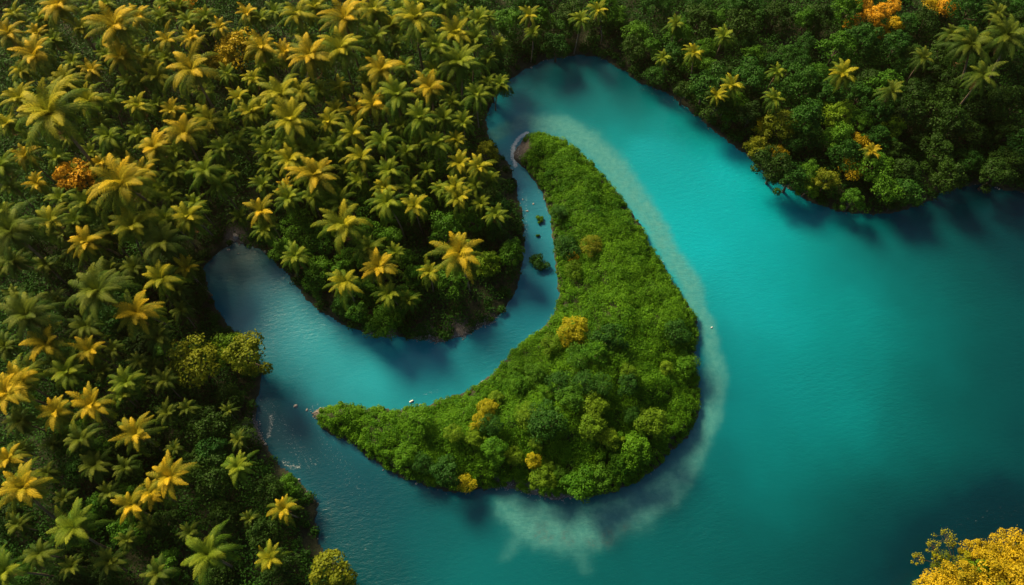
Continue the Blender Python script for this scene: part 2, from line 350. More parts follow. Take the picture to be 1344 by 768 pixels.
# ------------------------------------------------------------------ tree kinds
def palm_crown(seed, nf, R0=4.2, sunlit=0.55):
    r = np.random.default_rng(seed); VV, FF, SUNLIT, VAR, DEAD = [], [], [], [], []; off = 0
    ga = 2.39996
    for k in range(nf):
        q = (k + .5) / nf                                       # 0 newest .. 1 oldest
        az = k * ga + r.normal() * .34
        dead = 1.0 if k >= nf - 2 else 0.0; el = R(-58) if dead else R(78 - 118 * q ** .85) + r.normal() * .10
        Ln = R0 * (.78 + .34 * min(1, q * 2.2)) * (1 + .16 * r.normal()) * (1 - .10 * max(0, q - .8) * 5)
        droop = R(72 + 48 * q) * (1 + .15 * r.normal())
        nseg = 26; t = np.linspace(0, 1, nseg + 1)
        ang = el - droop * t ** 1.5
        ds = Ln / nseg; hx = np.concatenate([[0], np.cumsum(np.cos(ang[:-1]) * ds)]); hz = np.concatenate([[0], np.cumsum(np.sin(ang[:-1]) * ds)])
        bend = .35 * r.normal() * t ** 2 * .35
        c, s = math.cos(az), math.sin(az)
        P = np.stack([hx * c - hx * bend * s, hx * s + hx * bend * c, hz], 1)
        T = unit(np.gradient(P, axis=0)); side = unit(np.cross(T, [0, 0, 1.0] + 0 * T)); up = np.cross(side, T)
        ts = np.linspace(.08, .995, 44); ix = np.clip(ts * nseg, 0, nseg - 1e-6); i0 = ix.astype(int); f = (ix - i0)[:, None]
        lerp = lambda Q: Q[i0] * (1 - f) + Q[i0 + 1] * f
        B_, T_, S_, U_ = lerp(P), unit(lerp(T)), unit(lerp(side)), unit(lerp(up))
        ll = R0 * .188 * np.minimum(1, ts / .25 + .30) * np.minimum(1, ((1.02 - ts) / .50) ** .75 + .06)
        hang = .25 + .75 * q
        DEAD += [dead] * (44 * 12 + (nseg + 1) * 3); lit = float(np.clip(1.5 * (1 - q / .46), 0, 1)) * r.uniform(.35, 1.0)  # upper fronds carry painted sunlight, fading towards the lower ones
        for sg in (-1, 1):
            j = 1 + .12 * r.normal(size=44)[:, None]
            d1 = unit(T_ * .55 + sg * S_ * j + U_ * (.35 - .55 * q)); d2 = unit(d1 * .7 + T_ * .25 - np.array([0, 0, 1.0]) * (.35 + hang * .9))
            w = .036 * R0 / 4.2
            l = (ll * (1 + .12 * r.normal(size=44)))[:, None]
            m1 = B_ + d1 * l * .5; e1 = m1 + d2 * l * .55
            wv = T_ * w
            V = np.stack([B_ - wv * .5, B_ + wv * .5, m1 + wv, m1 - wv, e1 + wv * .25, e1 - wv * .25], 1).reshape(-1, 3)
            b = np.arange(44) * 6 + off
            FF += [np.stack([b, b + 1, b + 2, b + 3], 1), np.stack([b + 3, b + 2, b + 4, b + 5], 1)]
            VV.append(V); off += len(V)
            SUNLIT.append(np.repeat(np.clip(lit * (.55 + .6 * ts) + .08 * r.normal(size=44), 0, 1), 6)); VAR.append(np.repeat(np.clip(.5 + .26 * r.normal(size=44) + .15 * r.normal() - .25 * (q - .5), 0, 1), 6))
        rw = np.linspace(.07, .015, nseg + 1)[:, None] * R0 / 4.2
        V = np.stack([P - side * rw, P + up * rw, P + side * rw], 1).reshape(-1, 3); b = np.arange(nseg) * 3 + off
        FF += [np.stack([b, b + 1, b + 4, b + 3], 1), np.stack([b + 1, b + 2, b + 5, b + 4], 1)]
        VV.append(V); off += len(V); SUNLIT.append(np.full(len(V), lit * .8)); VAR.append(np.full(len(V), .75))
    return mesh_np('palm_crown', np.vstack(VV), np.vstack(FF), {'leaf_sunlit': np.concatenate(SUNLIT), 'leaf_dead': np.array(DEAD), 'leaf_variation': np.concatenate(VAR)})
def palm_trunk(seed, Ht, lean):
    r = np.random.default_rng(seed); t = np.linspace(0, 1, 12)
    path = np.stack([lean * t ** 1.7, .35 * np.sin(t * 2.6) * r.normal(), Ht * t - .6 * (1 - t)], 1)
    rad = np.interp(t, [0, .06, .2, .9, 1], [.34, .25, .20, .14, .17]) * (1 + .03 * np.cos(np.arange(12) * math.pi))
    return mesh_np('palm_trunk', *tube(path, rad, 9), smooth_=True), path[-1]
PALMS = []
for k in range(14):
    lean = [0.6, 2.2, 1.0, 3.0, 0.2, 1.6, 2.6, .9][k % 8]; Ht = [12.5, 12, 13.5, 12, 13, 12.8, 11.5, 13][(k * 3) % 8]
    tm, top = palm_trunk(40 + k, Ht, lean)
    PALMS.append((tm, palm_crown(60 + k, [36, 42, 33, 44, 30, 38, 46, 32, 40, 35, 43, 28, 37, 41][k]), top))

def tree_crown(seed, Rr=4.0, lobes=17, per=170, leaf=.46, zc=5.4, tall=.72):
    r = np.random.default_rng(seed); C = []; rad = []
    for i in range(lobes):
        a = i * 2.39996 + r.normal() * .25; q = (i + .5) / lobes
        rr = Rr * (.10 + .70 * q ** .6) * (1 + .22 * r.normal()); zz = zc + Rr * tall * (math.cos(q * 1.75) * .75) + r.normal() * .6
        C.append((rr * math.cos(a), rr * math.sin(a), zz)); rad.append(Rr * (.31 + .11 * r.normal()))
    C = np.array(C); rad = np.clip(np.array(rad), Rr * .22, Rr * .48)
    P, Nn, sz, idx = clump_leaves(C, rad, per, .82, leaf, low=-.35)
    var = np.clip(.5 + .17 * r.normal(size=lobes)[idx] + .16 * r.normal(size=len(idx)), 0, 1)
    k = np.linalg.norm(P[:, None] - C[None], axis=2) / rad[None]; keep = (k + 9 * (np.arange(lobes)[None] == idx[:, None])).min(1) > .62
    V, F = leaf_quads(P[keep], Nn[keep], sz[keep])
    return mesh_np('crown', V, F, {'leaf_variation': np.repeat(var[keep], 4)}), C
def tree_trunk(C, seed, zc):
    r = np.random.default_rng(seed); fork = np.array([r.normal() * .25, r.normal() * .25, zc * .52])
    t = np.linspace(0, 1, 6)[:, None]
    parts = [tube(np.array([0, 0, -.6]) * (1 - t) + fork * t, np.linspace(.36, .24, 6), 8)]
    for c in C[::3]:
        mid = fork * .5 + c * .5 + np.array([0, 0, .25]); tt = np.linspace(0, 1, 5)[:, None]
        parts.append(tube((1 - tt) ** 2 * fork + 2 * tt * (1 - tt) * mid + tt ** 2 * c, np.linspace(.17, .04, 5), 6))
    return mesh_np('trunk', *join(parts), smooth_=True)
TREES = []
for k in range(7):
    cm, C = tree_crown(100 + k, lobes=[17, 22, 14, 19, 26, 16, 21][k], tall=[.72, .6, .9, .75, .65, .85, .7][k], per=[170, 140, 190, 160, 125, 175, 145][k])
    TREES.append((tree_trunk(C, 200 + k, 5.4), cm))

# ------------------------------------------------------------------ where every tree stands (photo pixel of the crown, crown radius in pixels, colour)
G, Yl, Go = 'palm_green', 'palm_yellow', 'palm_sunlit'
P_G = """107 40 15;72 55 14;97 83 14;193 77 15;213 25 14;208 103 19;187 110 14;170 110 13;117 135 22;150 133 14;182 142 17;208 140 14;275 160 22;133 163 14;143 182 18;182 178 15;67 153 38;85 113 20;
3 220 20;75 210 15;230 227 17;270 227 21;293 197 17;313 187 15;290 245 17;15 247 15;97 228 12;313 130 15;333 107 15;330 150 17;361 17 14;414 13 18;448 67 24;494 52 19;584 7 20;551 5 15;629 28 16;573 65 20;624 53 16;568 95 16;
603 85 24;531 90 15;486 77 15;521 128 23;431 163 16;369 127 26;393 125 20;384 162 28;446 117 15;551 158 20;583 158 16;503 188 19;533 202 15;574 190 17;439 193 16;416 202 16;511 227 18;539 247 15;623 245 14;353 203 17;356 222 15;626 127 18;
594 137 14;608 163 15;343 143 15;343 180 15;346 245 15;526 167 14;613 23 14;762 28 13;870 78 11;887 33 12;950 50 13;1016 132 13;1170 122 15;1020 97 12;1273 62 24;1321 50 24;1288 102 20;1248 47 14;1211 78 13;1308 20 13;
15 306 33;100 293 16;117 269 20;80 263 16;143 309 16;218 289 18;257 269 15;225 261 15;213 321 26;177 353 17;147 356 16;128 386 33;208 444 21;37 416 32;113 431 22;7 456 20;217 501 17;43 486 16;349 303 16;379 263 18;409 261 18;446 269 20;508 269 20;
651 284 15;484 328 18;519 334 14;511 388 18;536 396 14;389 339 18;27 555 22;107 579 24;125 612 23;165 615 18;220 544 17;247 537 15;313 579 14;143 649 18;53 729 23;145 739 22;168 710 16;207 754 22;328 682 13;63 622 15;
20 20 15;55 28 14;120 15 14;176 60 13;140 75 13;30 95 15;10 165 16;40 185 14;300 100 13;160 205 14;190 265 15;20 345 18;60 350 15;300 160 12;400 50 14;520 60 14;560 40 13;640 80 14;480 110 13;420 120 14;550 190 13;470 240 14;560 225 13;95 330 15;
75 395 15;150 460 15;20 390 15;70 585 15;25 690 18;95 745 17;250 700 15;195 690 14;85 655 15;30 590 14;165 560 13;230 590 13;300 540 12;640 110 13;655 60 12;700 45 12;640 25 12"""
P_Y = """50 47 14;48 75 24;122 95 15;220 55 17;253 53 15;290 38 14;391 22 20;491 17 18;514 35 15;546 28 24;599 47 22;441 147 15;463 178 19;599 187 14;603 217 17;629 222 17;506 250 17;381 213 20;694 22 14;785 15 13;910 72 13;960 115 14;940 127 13;1106 100 17;
68 293 22;248 288 21;175 299 25;213 368 24;90 491 26;167 504 22;451 299 28;544 273 18;601 263 18;563 359 16;453 373 21;162 520 20;312 615 23;97 694 32;7 752 27;273 730 33;354 734 21;474 210 19;27 133 20;598 248 17"""
P_O = """78 12 22;13 47 20;153 38 28;183 25 16;160 78 22;252 95 30;227 148 15;243 177 24;203 197 24;35 207 17;133 217 15;187 230 21;160 246 35;50 243 15;453 27 25;473 15 17;345 66 21;374 72 15;408 77 26;501 95 24;564 118 22;489 140 22;469 147 14;414 233 26;376 248 13;
1143 200 11;115 321 22;245 354 17;180 413 29;62 453 30;118 463 23;27 503 30;343 279 20;603 336 29;498 353 23;10 519 30;75 544 25;122 534 27;180 572 27;223 629 28;200 649 24;172 665 24;32 642 32;13 604 22;373 669 20;325 20 14"""
def rd(s): return [tuple(float(v) for v in q.split()) for q in s.replace('\n', '').split(';')]
palms = [(*p, c) for s, c in ((P_O, Go), (P_Y, Yl), (P_G, G)) for p in rd(s)]
palms = [(x, y, r, 'palm_shaded' if c == G and ((y > 300 and x < 330) or x > 1150) else G if c == Yl and (y > 480 and x < 330) else Yl if c == G and x < 480 and y < 170 and r > 14 else Go if c == Yl and x < 300 and y < 120 else c) for x, y, r, c in palms]  # upper-left warm glow, lower-left and hillside shade painted through crown tints
pr = random.Random(5)
for _ in range(4000):                                    # small palms low in the gaps of the left forest
    if len(palms) >= 296: break
    x, y, r = pr.uniform(0, 660), pr.uniform(0, 520), pr.uniform(11, 16)
    if x > 335 and y > 270 or (x > 250 and y > 300): continue
    if any((x - q[0]) ** 2 + (y - q[1]) ** 2 < (.62 * (r + q[2])) ** 2 for q in palms): continue
    palms.append((x, y, r, 'palm_shaded' if y > 300 else 'palm_green'))
# broadleaved trees that stand out
T_SPEC = [(232,8,22,'leaf_orange'),(268,26,16,'leaf_gold'),(307,63,26,'leaf_gold'),(283,86,16,'leaf_gold'),(97,231,28,'leaf_orange'),(120,222,14,'leaf_orange'),(258,477,33,'leaf_olive'),(300,455,22,'leaf_lime'),(322,466,33,'leaf_olive'),(437,754,36,'leaf_olive'),
 (1150,20,17,'leaf_orange'),(1134,6,14,'leaf_orange'),(1170,10,14,'leaf_orange'),(1174,32,13,'leaf_gold'),(1156,40,11,'leaf_orange'),(1118,32,11,'leaf_orange'),(1224,6,13,'leaf_gold'),(1241,8,13,'leaf_orange'),(1131,184,15,'leaf_gold'),(1122,219,18,'leaf_gold'),(1028,162,22,'leaf_olive'),(1000,165,12,'leaf_yellow'),(997,190,16,'leaf_olive'),(1022,198,11,'leaf_gold'),
 (1100,60,24,'leaf_green'),(1098,150,20,'leaf_lime'),(1085,235,20,'leaf_olive'),(1060,245,16,'leaf_lime'),(958,150,14,'leaf_green'),(1175,165,16,'leaf_lime'),
 (640,198,16,'leaf_olive'),(640,345,20,'leaf_lime'),(625,285,22,'leaf_green'),(567,215,20,'leaf_green'),(590,300,24,'leaf_green'),
 (1310,748,26,'leaf_gold'),(1262,754,22,'leaf_gold'),(1346,722,25,'leaf_gold'),(1228,766,21,'leaf_gold'),(1284,724,20,'leaf_gold'),(1240,745,18,'leaf_olive'),(1340,762,27,'leaf_gold'),(1290,775,24,'leaf_gold'),(1318,716,20,'leaf_gold'),(1286,746,17,'leaf_lime'),(1330,738,20,'leaf_gold'),(1252,776,20,'leaf_gold'),(1268,734,15,'leaf_yellow'),(1300,728,14,'leaf_gold'),(1210,778,18,'leaf_yellow'),(1315,775,20,'leaf_yellow'),
 (753,432,20,'leaf_yellow'),(747,442,13,'leaf_yellow'),(752,338,10,'leaf_gold'),(754,352,14,'leaf_lime'),(742,322,18,'leaf_dark'),(778,320,15,'leaf_olive'),(734,278,14,'leaf_dark'),(610,633,13,'leaf_yellow'),(722,452,16,'leaf_lime'),
 (640,535,16,'leaf_yellow'),(628,552,13,'leaf_yellow'),(652,522,12,'leaf_lime'),(622,575,12,'leaf_lime'),(690,545,16,'leaf_lime'),(775,560,20,'leaf_lime'),(700,605,13,'leaf_yellow'),(676,600,13,'leaf_lime'),(720,612,11,'leaf_lime'),(800,575,15,'leaf_lime'),(760,470,17,'leaf_green'),(735,500,17,'leaf_dark'),(705,490,15,'leaf_green')]

def inside_px(poly, x, y): return float(sdist(np.array(poly, float), np.array([x], float), np.array([y], float))[0])
SHORE_PX = SHORE + [(1500,262),(1500,-200),(-200,-200),(-200,900),(478,900)]
rp = random.Random(11)
trees = [(x, y, r, c, 'spec') for x, y, r, c in T_SPEC]
def fill(n, box, rr, poly, tints, gap, palm_gap, tries=6000, edge=.7):
    k = 0
    for _ in range(tries):
        if k >= n: break
        x, y = rp.uniform(box[0], box[2]), rp.uniform(box[1], box[3]); r = rp.uniform(*rr)
        if inside_px(poly, x, y) < r * edge: continue
        if any((x - q[0]) ** 2 + (y - q[1]) ** 2 < (gap * (r + q[2])) ** 2 for q in trees): continue
        if palm_gap and any((x - q[0]) ** 2 + (y - q[1]) ** 2 < (palm_gap * q[2]) ** 2 for q in palms): continue
        trees.append((x, y, r, rp.choice(tints), 'fill')); k += 1
    return k
DD, D, Gr, Li = 'leaf_shaded', 'leaf_dark', 'leaf_green', 'leaf_lime'
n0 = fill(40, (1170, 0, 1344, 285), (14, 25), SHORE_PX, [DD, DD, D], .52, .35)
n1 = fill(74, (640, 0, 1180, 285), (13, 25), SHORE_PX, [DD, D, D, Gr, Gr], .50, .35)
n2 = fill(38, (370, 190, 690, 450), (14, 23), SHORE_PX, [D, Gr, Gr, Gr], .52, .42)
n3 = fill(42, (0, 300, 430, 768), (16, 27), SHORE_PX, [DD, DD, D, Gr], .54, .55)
n4 = fill(6, (0, 0, 640, 300), (12, 18), SHORE_PX, [D, D, Gr], .62, .75)
n5 = fill(32, (520, 430, 915, 650), (11, 25), ISLE, ['isle', 'isle', Li, Gr, D], .56, 0, edge=.9)
print('trees', n1, n2, n3, n4, n5, len(trees), 'palms', len(palms))

def place(px, py, hz):
    """ground point whose crown centre hz above it shows at px,py"""
    z = 0.
    for _ in range(6):
        x, y = at(px, py, z + hz); z = float(ground_z(np.array([x]), np.array([y]))[0][0]); z = max(z, 0.)
    return float(x), float(y), z

made = []       # (kind, colour key, px, py, r, root)
def copy_of(o, parent):
    c = o.copy(); COL.objects.link(c); c.parent = parent; return c
first = {}
for k, (px, py, r, c) in enumerate(palms):
    v = rp.randrange(14); tm, cm, top = PALMS[v]; rz = rp.uniform(0, 6.283)
    s = r * float(scale_at(px, py, 12)) / 4.25 * (1.34 - .17 * float(smooth((py - 300) / 220)))
    x = y = z = 0.
    ox, oy = top[0] * math.cos(rz) - top[1] * math.sin(rz), top[0] * math.sin(rz) + top[1] * math.cos(rz)
    hs = s * (1.12 if r < 22 else 1.0)
    for _ in range(6):
        x, y = at(px, py - r * .08, z + top[2] * hs); x, y = float(x) - ox * s, float(y) - oy * s
        z = max(0.1, float(ground_z(np.array([x]), np.array([y]))[0][0]))
    root = bpy.data.objects.new('palm_tree', None); COL.objects.link(root); root.empty_display_size = .5
    root.location = (x, y, z); root.rotation_euler = (0, 0, rz); root.scale = (s, s, hs)
    if v not in first:
        a = link('trunk', tm, M['palm_bark']); b = link('crown', cm, M[c]); b.location = top; first[v] = (a, b); a.parent = root; b.parent = root
    else:
        a, b = (copy_of(o, root) for o in first[v])
    b.material_slots[0].material = M[c]
    made.append(['palm', c, px, py, r, root])
first = {}
CROWN_MID = 6.9
for k, (px, py, r, c, src) in enumerate(trees):
    v = rp.randrange(7); tm, cm = TREES[v]
    isle = inside_px(ISLE, px, py) > 0
    s = r * float(scale_at(px, py, 6)) / 4.0
    hs = s * (.80 if isle else 1.0) * rp.uniform(.88, 1.12)
    x, y, z = place(px, py, CROWN_MID * hs)
    root = bpy.data.objects.new('broadleaf_tree', None); COL.objects.link(root); root.empty_display_size = .5
    root.location = (x, y, z); root.rotation_euler = (0, 0, rp.uniform(0, 6.283)); root.scale = (s, s, hs)
    if v not in first:
        a = link('trunk', tm, M['bark'], root); b = link('crown', cm, M[c], root); first[v] = (a, b)
    else:
        a, b = (copy_of(o, root) for o in first[v])
    b.material_slots[0].material = M[c]
    made.append(['tree', c, px, py, r, root])


# ------------------------------------------------------------------ labels: each tree by its look and by the landmark beside it
LAND = [(67,153,'the big green palm with long leaning trunk'),(252,95,'the golden palm beside the round golden trees'),(97,231,'the rounded orange tree beside the giant golden palm'),(160,246,'the giant golden palm'),
 (153,38,'the spreading golden palm in the hazy corner'),(78,12,'the golden palm cut by the top edge'),(232,8,'the orange-leaved tree at the top edge'),(307,63,'the round golden tree in the upper grove'),(408,77,'the large golden palm in the upper grove'),
 (501,95,'the golden palm amid the green upper grove'),(384,162,'the broad green palm amid the upper grove'),(546,28,'the tall yellow-green palm near the top edge'),(603,85,'the large green palm inland of the top pool'),(414,233,"the golden palm at the peninsula's neck"),
 (603,336,"the golden palm on the peninsula's rounded end"),(498,353,"the golden palm in the peninsula's cluster"),(451,299,'the big yellow-green palm on the peninsula'),(258,477,'the olive-yellow tree inland of the bay'),(322,466,'the olive-yellow tree overhanging the bay'),
 (128,386,'the large green palm inland of the bay'),(15,306,'the huge green palm at the frame edge'),(180,413,'the golden palm above the yellow bay trees'),(27,503,'the largest of the clustered golden palms'),(180,572,'the golden palm alone in dark forest'),
 (200,649,'the middle one of three touching golden palms'),(32,642,'the wide golden palm low at the edge'),(97,694,'the large yellow-green palm near the bottom corner'),(273,730,'the large yellow-green palm at the bottom edge'),(373,669,'the golden palm by the lower river shore'),
 (437,754,'the olive-yellow tree over the bottom shore'),(312,615,'the yellow-green palm inland of the river bend'),(1150,20,'the big orange tree on the hillside'),(1131,184,'the golden tree on the hillside slope'),(1028,162,'the wide olive-yellow tree above the lagoon'),
 (1106,100,'the pale yellow palm alone on the hillside'),(1288,102,'the lowest of three dark hillside palms'),(950,121,'the twin pale palms above the lagoon'),(910,72,'the pale palm on the lagoon slope'),(785,15,'the pale palm above the top pool'),
 (1190,272,"the hillside forest's lowest shore"),(1300,240,'the dark cove under the hillside'),(753,432,'the big yellow tree on the island'),(752,345,"the small golden tree on the island's waist"),(610,633,"the yellow tree on the island's lower bank"),
 (640,535,"the yellow tree on the island's ridge"),(915,460,"the island's outer bulge"),(800,575,"the bright tree in the island's belly"),(655,205,'the narrow channel mouth'),(655,412,'the lower bend of the channel'),(310,318,'the head of the bay'),
 (1310,748,'the golden tree inside the corner clump'),(540,446,'the gravel strip under the peninsula'),(860,40,'the dark canopy above the lagoon'),(730,60,'the top pool')]
OWN = {(67,153):'giant green palm with long pale leaning trunk at the hazy forest side',(97,231):'rounded orange tree touching the giant golden palm',(160,246):'giant golden palm, widest crown of the forest, beside the orange tree',
 (307,63):'broad round golden tree amid palms of the upper grove',(603,336):'large golden palm standing out on the rounded end of the peninsula',(258,477):'broad olive-yellow tree, the inland one of the pair beside the bay',
 (322,466):'broad olive-yellow tree overhanging the bay, the waterside one of the pair',(437,754):'broad olive-yellow tree over the water where the river meets the bottom edge',(373,669):'golden palm standing alone by the lower river shore',
 (1150,20):'biggest orange tree, at the top of the dark hillside',(1106,100):'small pale yellow palm standing alone on the dark hillside',(1028,162):'wide olive-yellow tree on the slope above the lagoon shore',(753,432):'bright yellow tree, the largest yellow crown on the island',
 (610,633):"small yellow tree on the island's lower bank beside the pale shoreline",(1310,748):'broad golden tree filling the middle of the bottom corner clump',(15,306):'huge green palm at the frame edge level with the bay head',(273,730):'large yellow-green palm seen from above at the bottom edge'}
def size_word(kind, r):
    if kind == 'palm': return 'large' if r >= 25 else 'medium' if r >= 18 else 'small'
    return 'broad' if r >= 24 else 'medium' if r >= 17 else 'small'
LOOK = {'palm_green': 'green palm', 'palm_shaded': 'shaded green palm', 'leaf_shaded': 'dark green tree', 'palm_yellow': 'yellow-green palm', 'palm_sunlit': 'sunlit golden palm', 'leaf_dark': 'dark green tree', 'leaf_green': 'green tree', 'leaf_lime': 'lime green tree', 'isle': 'bright green tree',
        'leaf_yellow': 'yellow tree', 'leaf_olive': 'olive-yellow tree', 'leaf_gold': 'golden tree', 'leaf_orange': 'orange tree'}
ORD = ['', 'second ', 'third ', 'fourth ', 'fifth ', 'sixth ', 'seventh ', 'eighth ', 'ninth ', 'tenth ']
buckets = {}
for q in made:
    kind, c, px, py, r, root = q
    pool = [l for l in LAND if (l[0] - px) ** 2 + (l[1] - py) ** 2 > 9]
    # an island tree is told by island landmarks, a shore tree by the others
    isl = inside_px(ISLE, px, py) > -4
    pool = [l for l in pool if ('island' in l[2]) == isl]
    l = min(pool, key=lambda l: (l[0] - px) ** 2 + (l[1] - py) ** 2); dx, dy = px - l[0], py - l[1]
    dirs = ['right of', 'lower right of', 'below', 'lower left of', 'left of', 'upper left of', 'above', 'upper right of']
    rel = dirs[int(round(math.atan2(dy, dx) / (math.pi / 4))) % 8]
    own = OWN.get((int(px), int(py)))
    if own: root['label'] = own
    else: buckets.setdefault((size_word(kind, r), LOOK[c], rel, l[2]), []).append((dx * dx + dy * dy, root))
    root['category'] = 'palm tree' if kind == 'palm' else 'tree'
    root['group'] = 'palms of the rainforest' if kind == 'palm' else 'trees on the crescent island' if isl else 'broadleaved trees of the rainforest'
for (sz, look, rel, ref), v in buckets.items():
    v.sort(key=lambda t: t[0])
    for n_, (_, root) in enumerate(v):
        root['label'] = f'{ORD[min(n_, 9)]}{sz} {look} {rel} {ref}' if n_ else (f'{sz} {look} {rel} {ref}' if len(v) == 1 else f'first {sz} {look} {rel} {ref}')

# ------------------------------------------------------------------ shrubs in the channel, the bare-limbed tree, boulders, floats
def shrub_mesh(seed, Rr, n):
    r = np.random.default_rng(seed); a = r.uniform(0, 6.283, n); q = np.sqrt(r.random(n)) * .72 * Rr
    C = np.stack([q * np.cos(a), q * np.sin(a), .45 * Rr * (1 - (q / Rr) ** 2) + .12], 1); rad = Rr * r.uniform(.26, .42, n)
    P, Nn, sz, idx = clump_leaves(C, rad, 110, .8, .34, low=-.3)
    var = np.clip(.5 + .15 * r.normal(size=n)[idx] + .15 * r.normal(size=len(idx)), 0, 1); V, F = leaf_quads(P, Nn, sz)
    st = []
    for k in range(5):
        b = k * 1.257; st.append(tube([[.08 * math.cos(b), .08 * math.sin(b), -.7], [.2 * Rr * math.cos(b), .2 * Rr * math.sin(b), .2 * Rr], [.45 * Rr * math.cos(b), .45 * Rr * math.sin(b), .5 * Rr]], [.09, .07, .03], 6))
    return mesh_np('crown', V, F, {'leaf_variation': np.repeat(var, 4)}), mesh_np('stem', *join(st), smooth_=True)
for k, (px, py, r, n, mat, lab) in enumerate([(709, 344, 14.5, 16, 'leaf_dark', 'round dark green shrub standing alone in the middle of the narrow channel'), (708, 288, 6.5, 7, 'leaf_green', 'small green shrub in the channel upstream of the round dark shrub'),
        (706, 309, 2.6, 4, 'leaf_green', 'tiny green tuft in the channel between the two larger water shrubs')]):
    R_ = r * float(scale_at(px, py, 0)); x, y = at(px, py, .3 * R_)
    root = bpy.data.objects.new('water_shrub', None); COL.objects.link(root); root.location = (float(x), float(y), 0)
    cm, sm = shrub_mesh(300 + k, R_, n); link('crown', cm, M[mat], root); link('stem', sm, M['bark'], root)
    tag(root, lab, 'shrub', 'shrubs standing in the channel')
# tree reaching over the water on mostly bare limbs
tips = [((1240, 703), 1.9), ((1222, 716), 1.3), ((1203, 732), 1.2), ((1228, 731), .7), ((1250, 712), 1.2)]
bx, by = at(1252, 748, 1.0); bx, by = float(bx), float(by); bz = max(0, float(ground_z(np.array([bx]), np.array([by]))[0][0]))
root = bpy.data.objects.new('bare_limbed_tree', None); COL.objects.link(root); root.location = (bx, by, bz)
parts = [tube([[0, 0, -.6], [-.3, .2, 2.0], [-.7, .5, 3.4]], [.24, .19, .14], 8)]; C = []; rad = []
for (px, py), rr in tips:
    tx, ty = at(px, py, 5.5); e = np.array([float(tx) - bx, float(ty) - by, 5.5 - bz]); s0 = np.array([-.5, .35, 2.8]); t = np.linspace(0, 1, 7)[:, None]
    mid = s0 * .45 + e * .55 + np.array([.2, -.2, -.9]); pth = (1 - t) ** 2 * s0 + 2 * t * (1 - t) * mid + t ** 2 * e
    parts.append(tube(pth, np.linspace(.12, .03, 7), 6))
    for j in range(8):
        b = j * 2.4 + px; q_ = rr * (.35 + .75 * ((j * 37) % 8) / 8); tip = e + np.array([math.cos(b) * q_, math.sin(b) * q_, .5 * math.sin(j * 1.9)])
        parts.append(tube([pth[4], e * .6 + tip * .4, tip], [.05, .035, .012], 5))
        C.append(tip); rad.append(rr * (.30 + .22 * ((j * 5) % 3) / 2))
parts.append(tube([[-.5, .3, 2.6], [-2.2, -.3, 3.0], [-4.6, -.9, 3.2], [-6.4, -2.0, 3.4]], [.08, .06, .045, .015], 6))
link('trunk', mesh_np('trunk', *join(parts), smooth_=True), M['bark'], root)
P, Nn, sz, idx = clump_leaves(np.array(C), np.array(rad), 36, .6, .25, low=-.3, shell=1.0, jitter=.9); V, F = leaf_quads(P, Nn, sz)
link('crown', mesh_np('crown', V, F, {'leaf_variation': np.repeat(rng.random(len(idx)), 4)}), M['leaf_yellow'], root)
tag(root, 'sparse tree on bare crooked limbs reaching over dark water from the golden corner clump', 'tree')
def boulder_mesh(seed):
    import bmesh
    bm = bmesh.new(); bmesh.ops.create_icosphere(bm, subdivisions=3, radius=1); r = random.Random(seed)
    pl = [(mathutils.Vector((r.uniform(-1, 1), r.uniform(-1, 1), r.uniform(-.4, 1))).normalized(), r.uniform(.55, .85)) for _ in range(9)]
    for v in bm.verts:
        for n, dd in pl:
            k = v.co.dot(n)
            if k > dd: v.co -= n * (k - dd)
        v.co *= 1 + .04 * math.sin(v.co.x * 9 + seed) * math.sin(v.co.y * 8)
        v.co.z *= .6
    me = bpy.data.meshes.new('boulder'); bm.to_mesh(me); bm.free(); return me
BM = [boulder_mesh(k) for k in range(4)]
for k, (px, py, r, lab) in enumerate([(692, 277, 2.0, 'small dark boulder in the channel upstream of the water shrubs'), (700, 268, 1.7, 'dark boulder in the channel nearest the island side'), (686, 262, 1.5, 'dark boulder in the channel against the peninsula shore'),
        (388, 533, 3.0, "pale flat boulder awash off the island's pointed tip"), (403, 538, 2.2, "grey boulder touching the gravel of the island's pointed tip"), (300, 328, 2.6, 'pale boulder on the bay head shore, beside the palm'), (313, 333, 1.6, 'small boulder awash at the middle of the bay head'),
        (348, 331, 2.4, 'grey boulder at the bay head under the peninsula'), (310, 312, 5.0, 'large grey boulder on the bank above the bay head'), (349, 583, 2.4, 'pale boulder at the end of the gravel strip along the river'), (681, 199, 2.2, "dark boulder on the foaming gravel of the island's upper tip"),
        (727, 432, 1.8, "small grey boulder at the island's shore on the channel bend")]):
    o = link('boulder', BM[k % 4], M['rock']); x, y = at(px, py); s_ = r * float(scale_at(px, py)); z = max(0., float(ground_z(np.array([float(x)]), np.array([float(y)]))[0][0]))
    o.location = (float(x), float(y), z + .1 * s_); o.scale = (s_, s_ * .8, s_); o.rotation_euler = (0, 0, k * 1.1); tag(o, lab, 'boulder', 'boulders along the shores')
for k, (px, py, r, lab) in enumerate([(540, 527, 3.0, "white float lying on the water under the island's upper bank"), (934, 430, 1.4, "tiny white float off the island's outer bulge")]):
    V1, F1 = [], []
    t = np.linspace(0, math.pi, 9); x, y = at(px, py); s_ = r * float(scale_at(px, py))
    v1, f1 = tube(np.stack([-np.cos(t) * 1.0, 0 * t, .1 + 0 * t], 1), np.maximum(.03, np.sin(t) * .5 * (1 - .35 * np.exp(-((t - 1.57) / .3) ** 2))), 12)
    o = link('float', mesh_np('float', v1, f1, smooth_=True), M['white_paint']); o.location = (float(x), float(y), .08); o.scale = (s_,) * 3; o.rotation_euler = (0, 0, .5); tag(o, lab, 'float', 'white floats on the water')

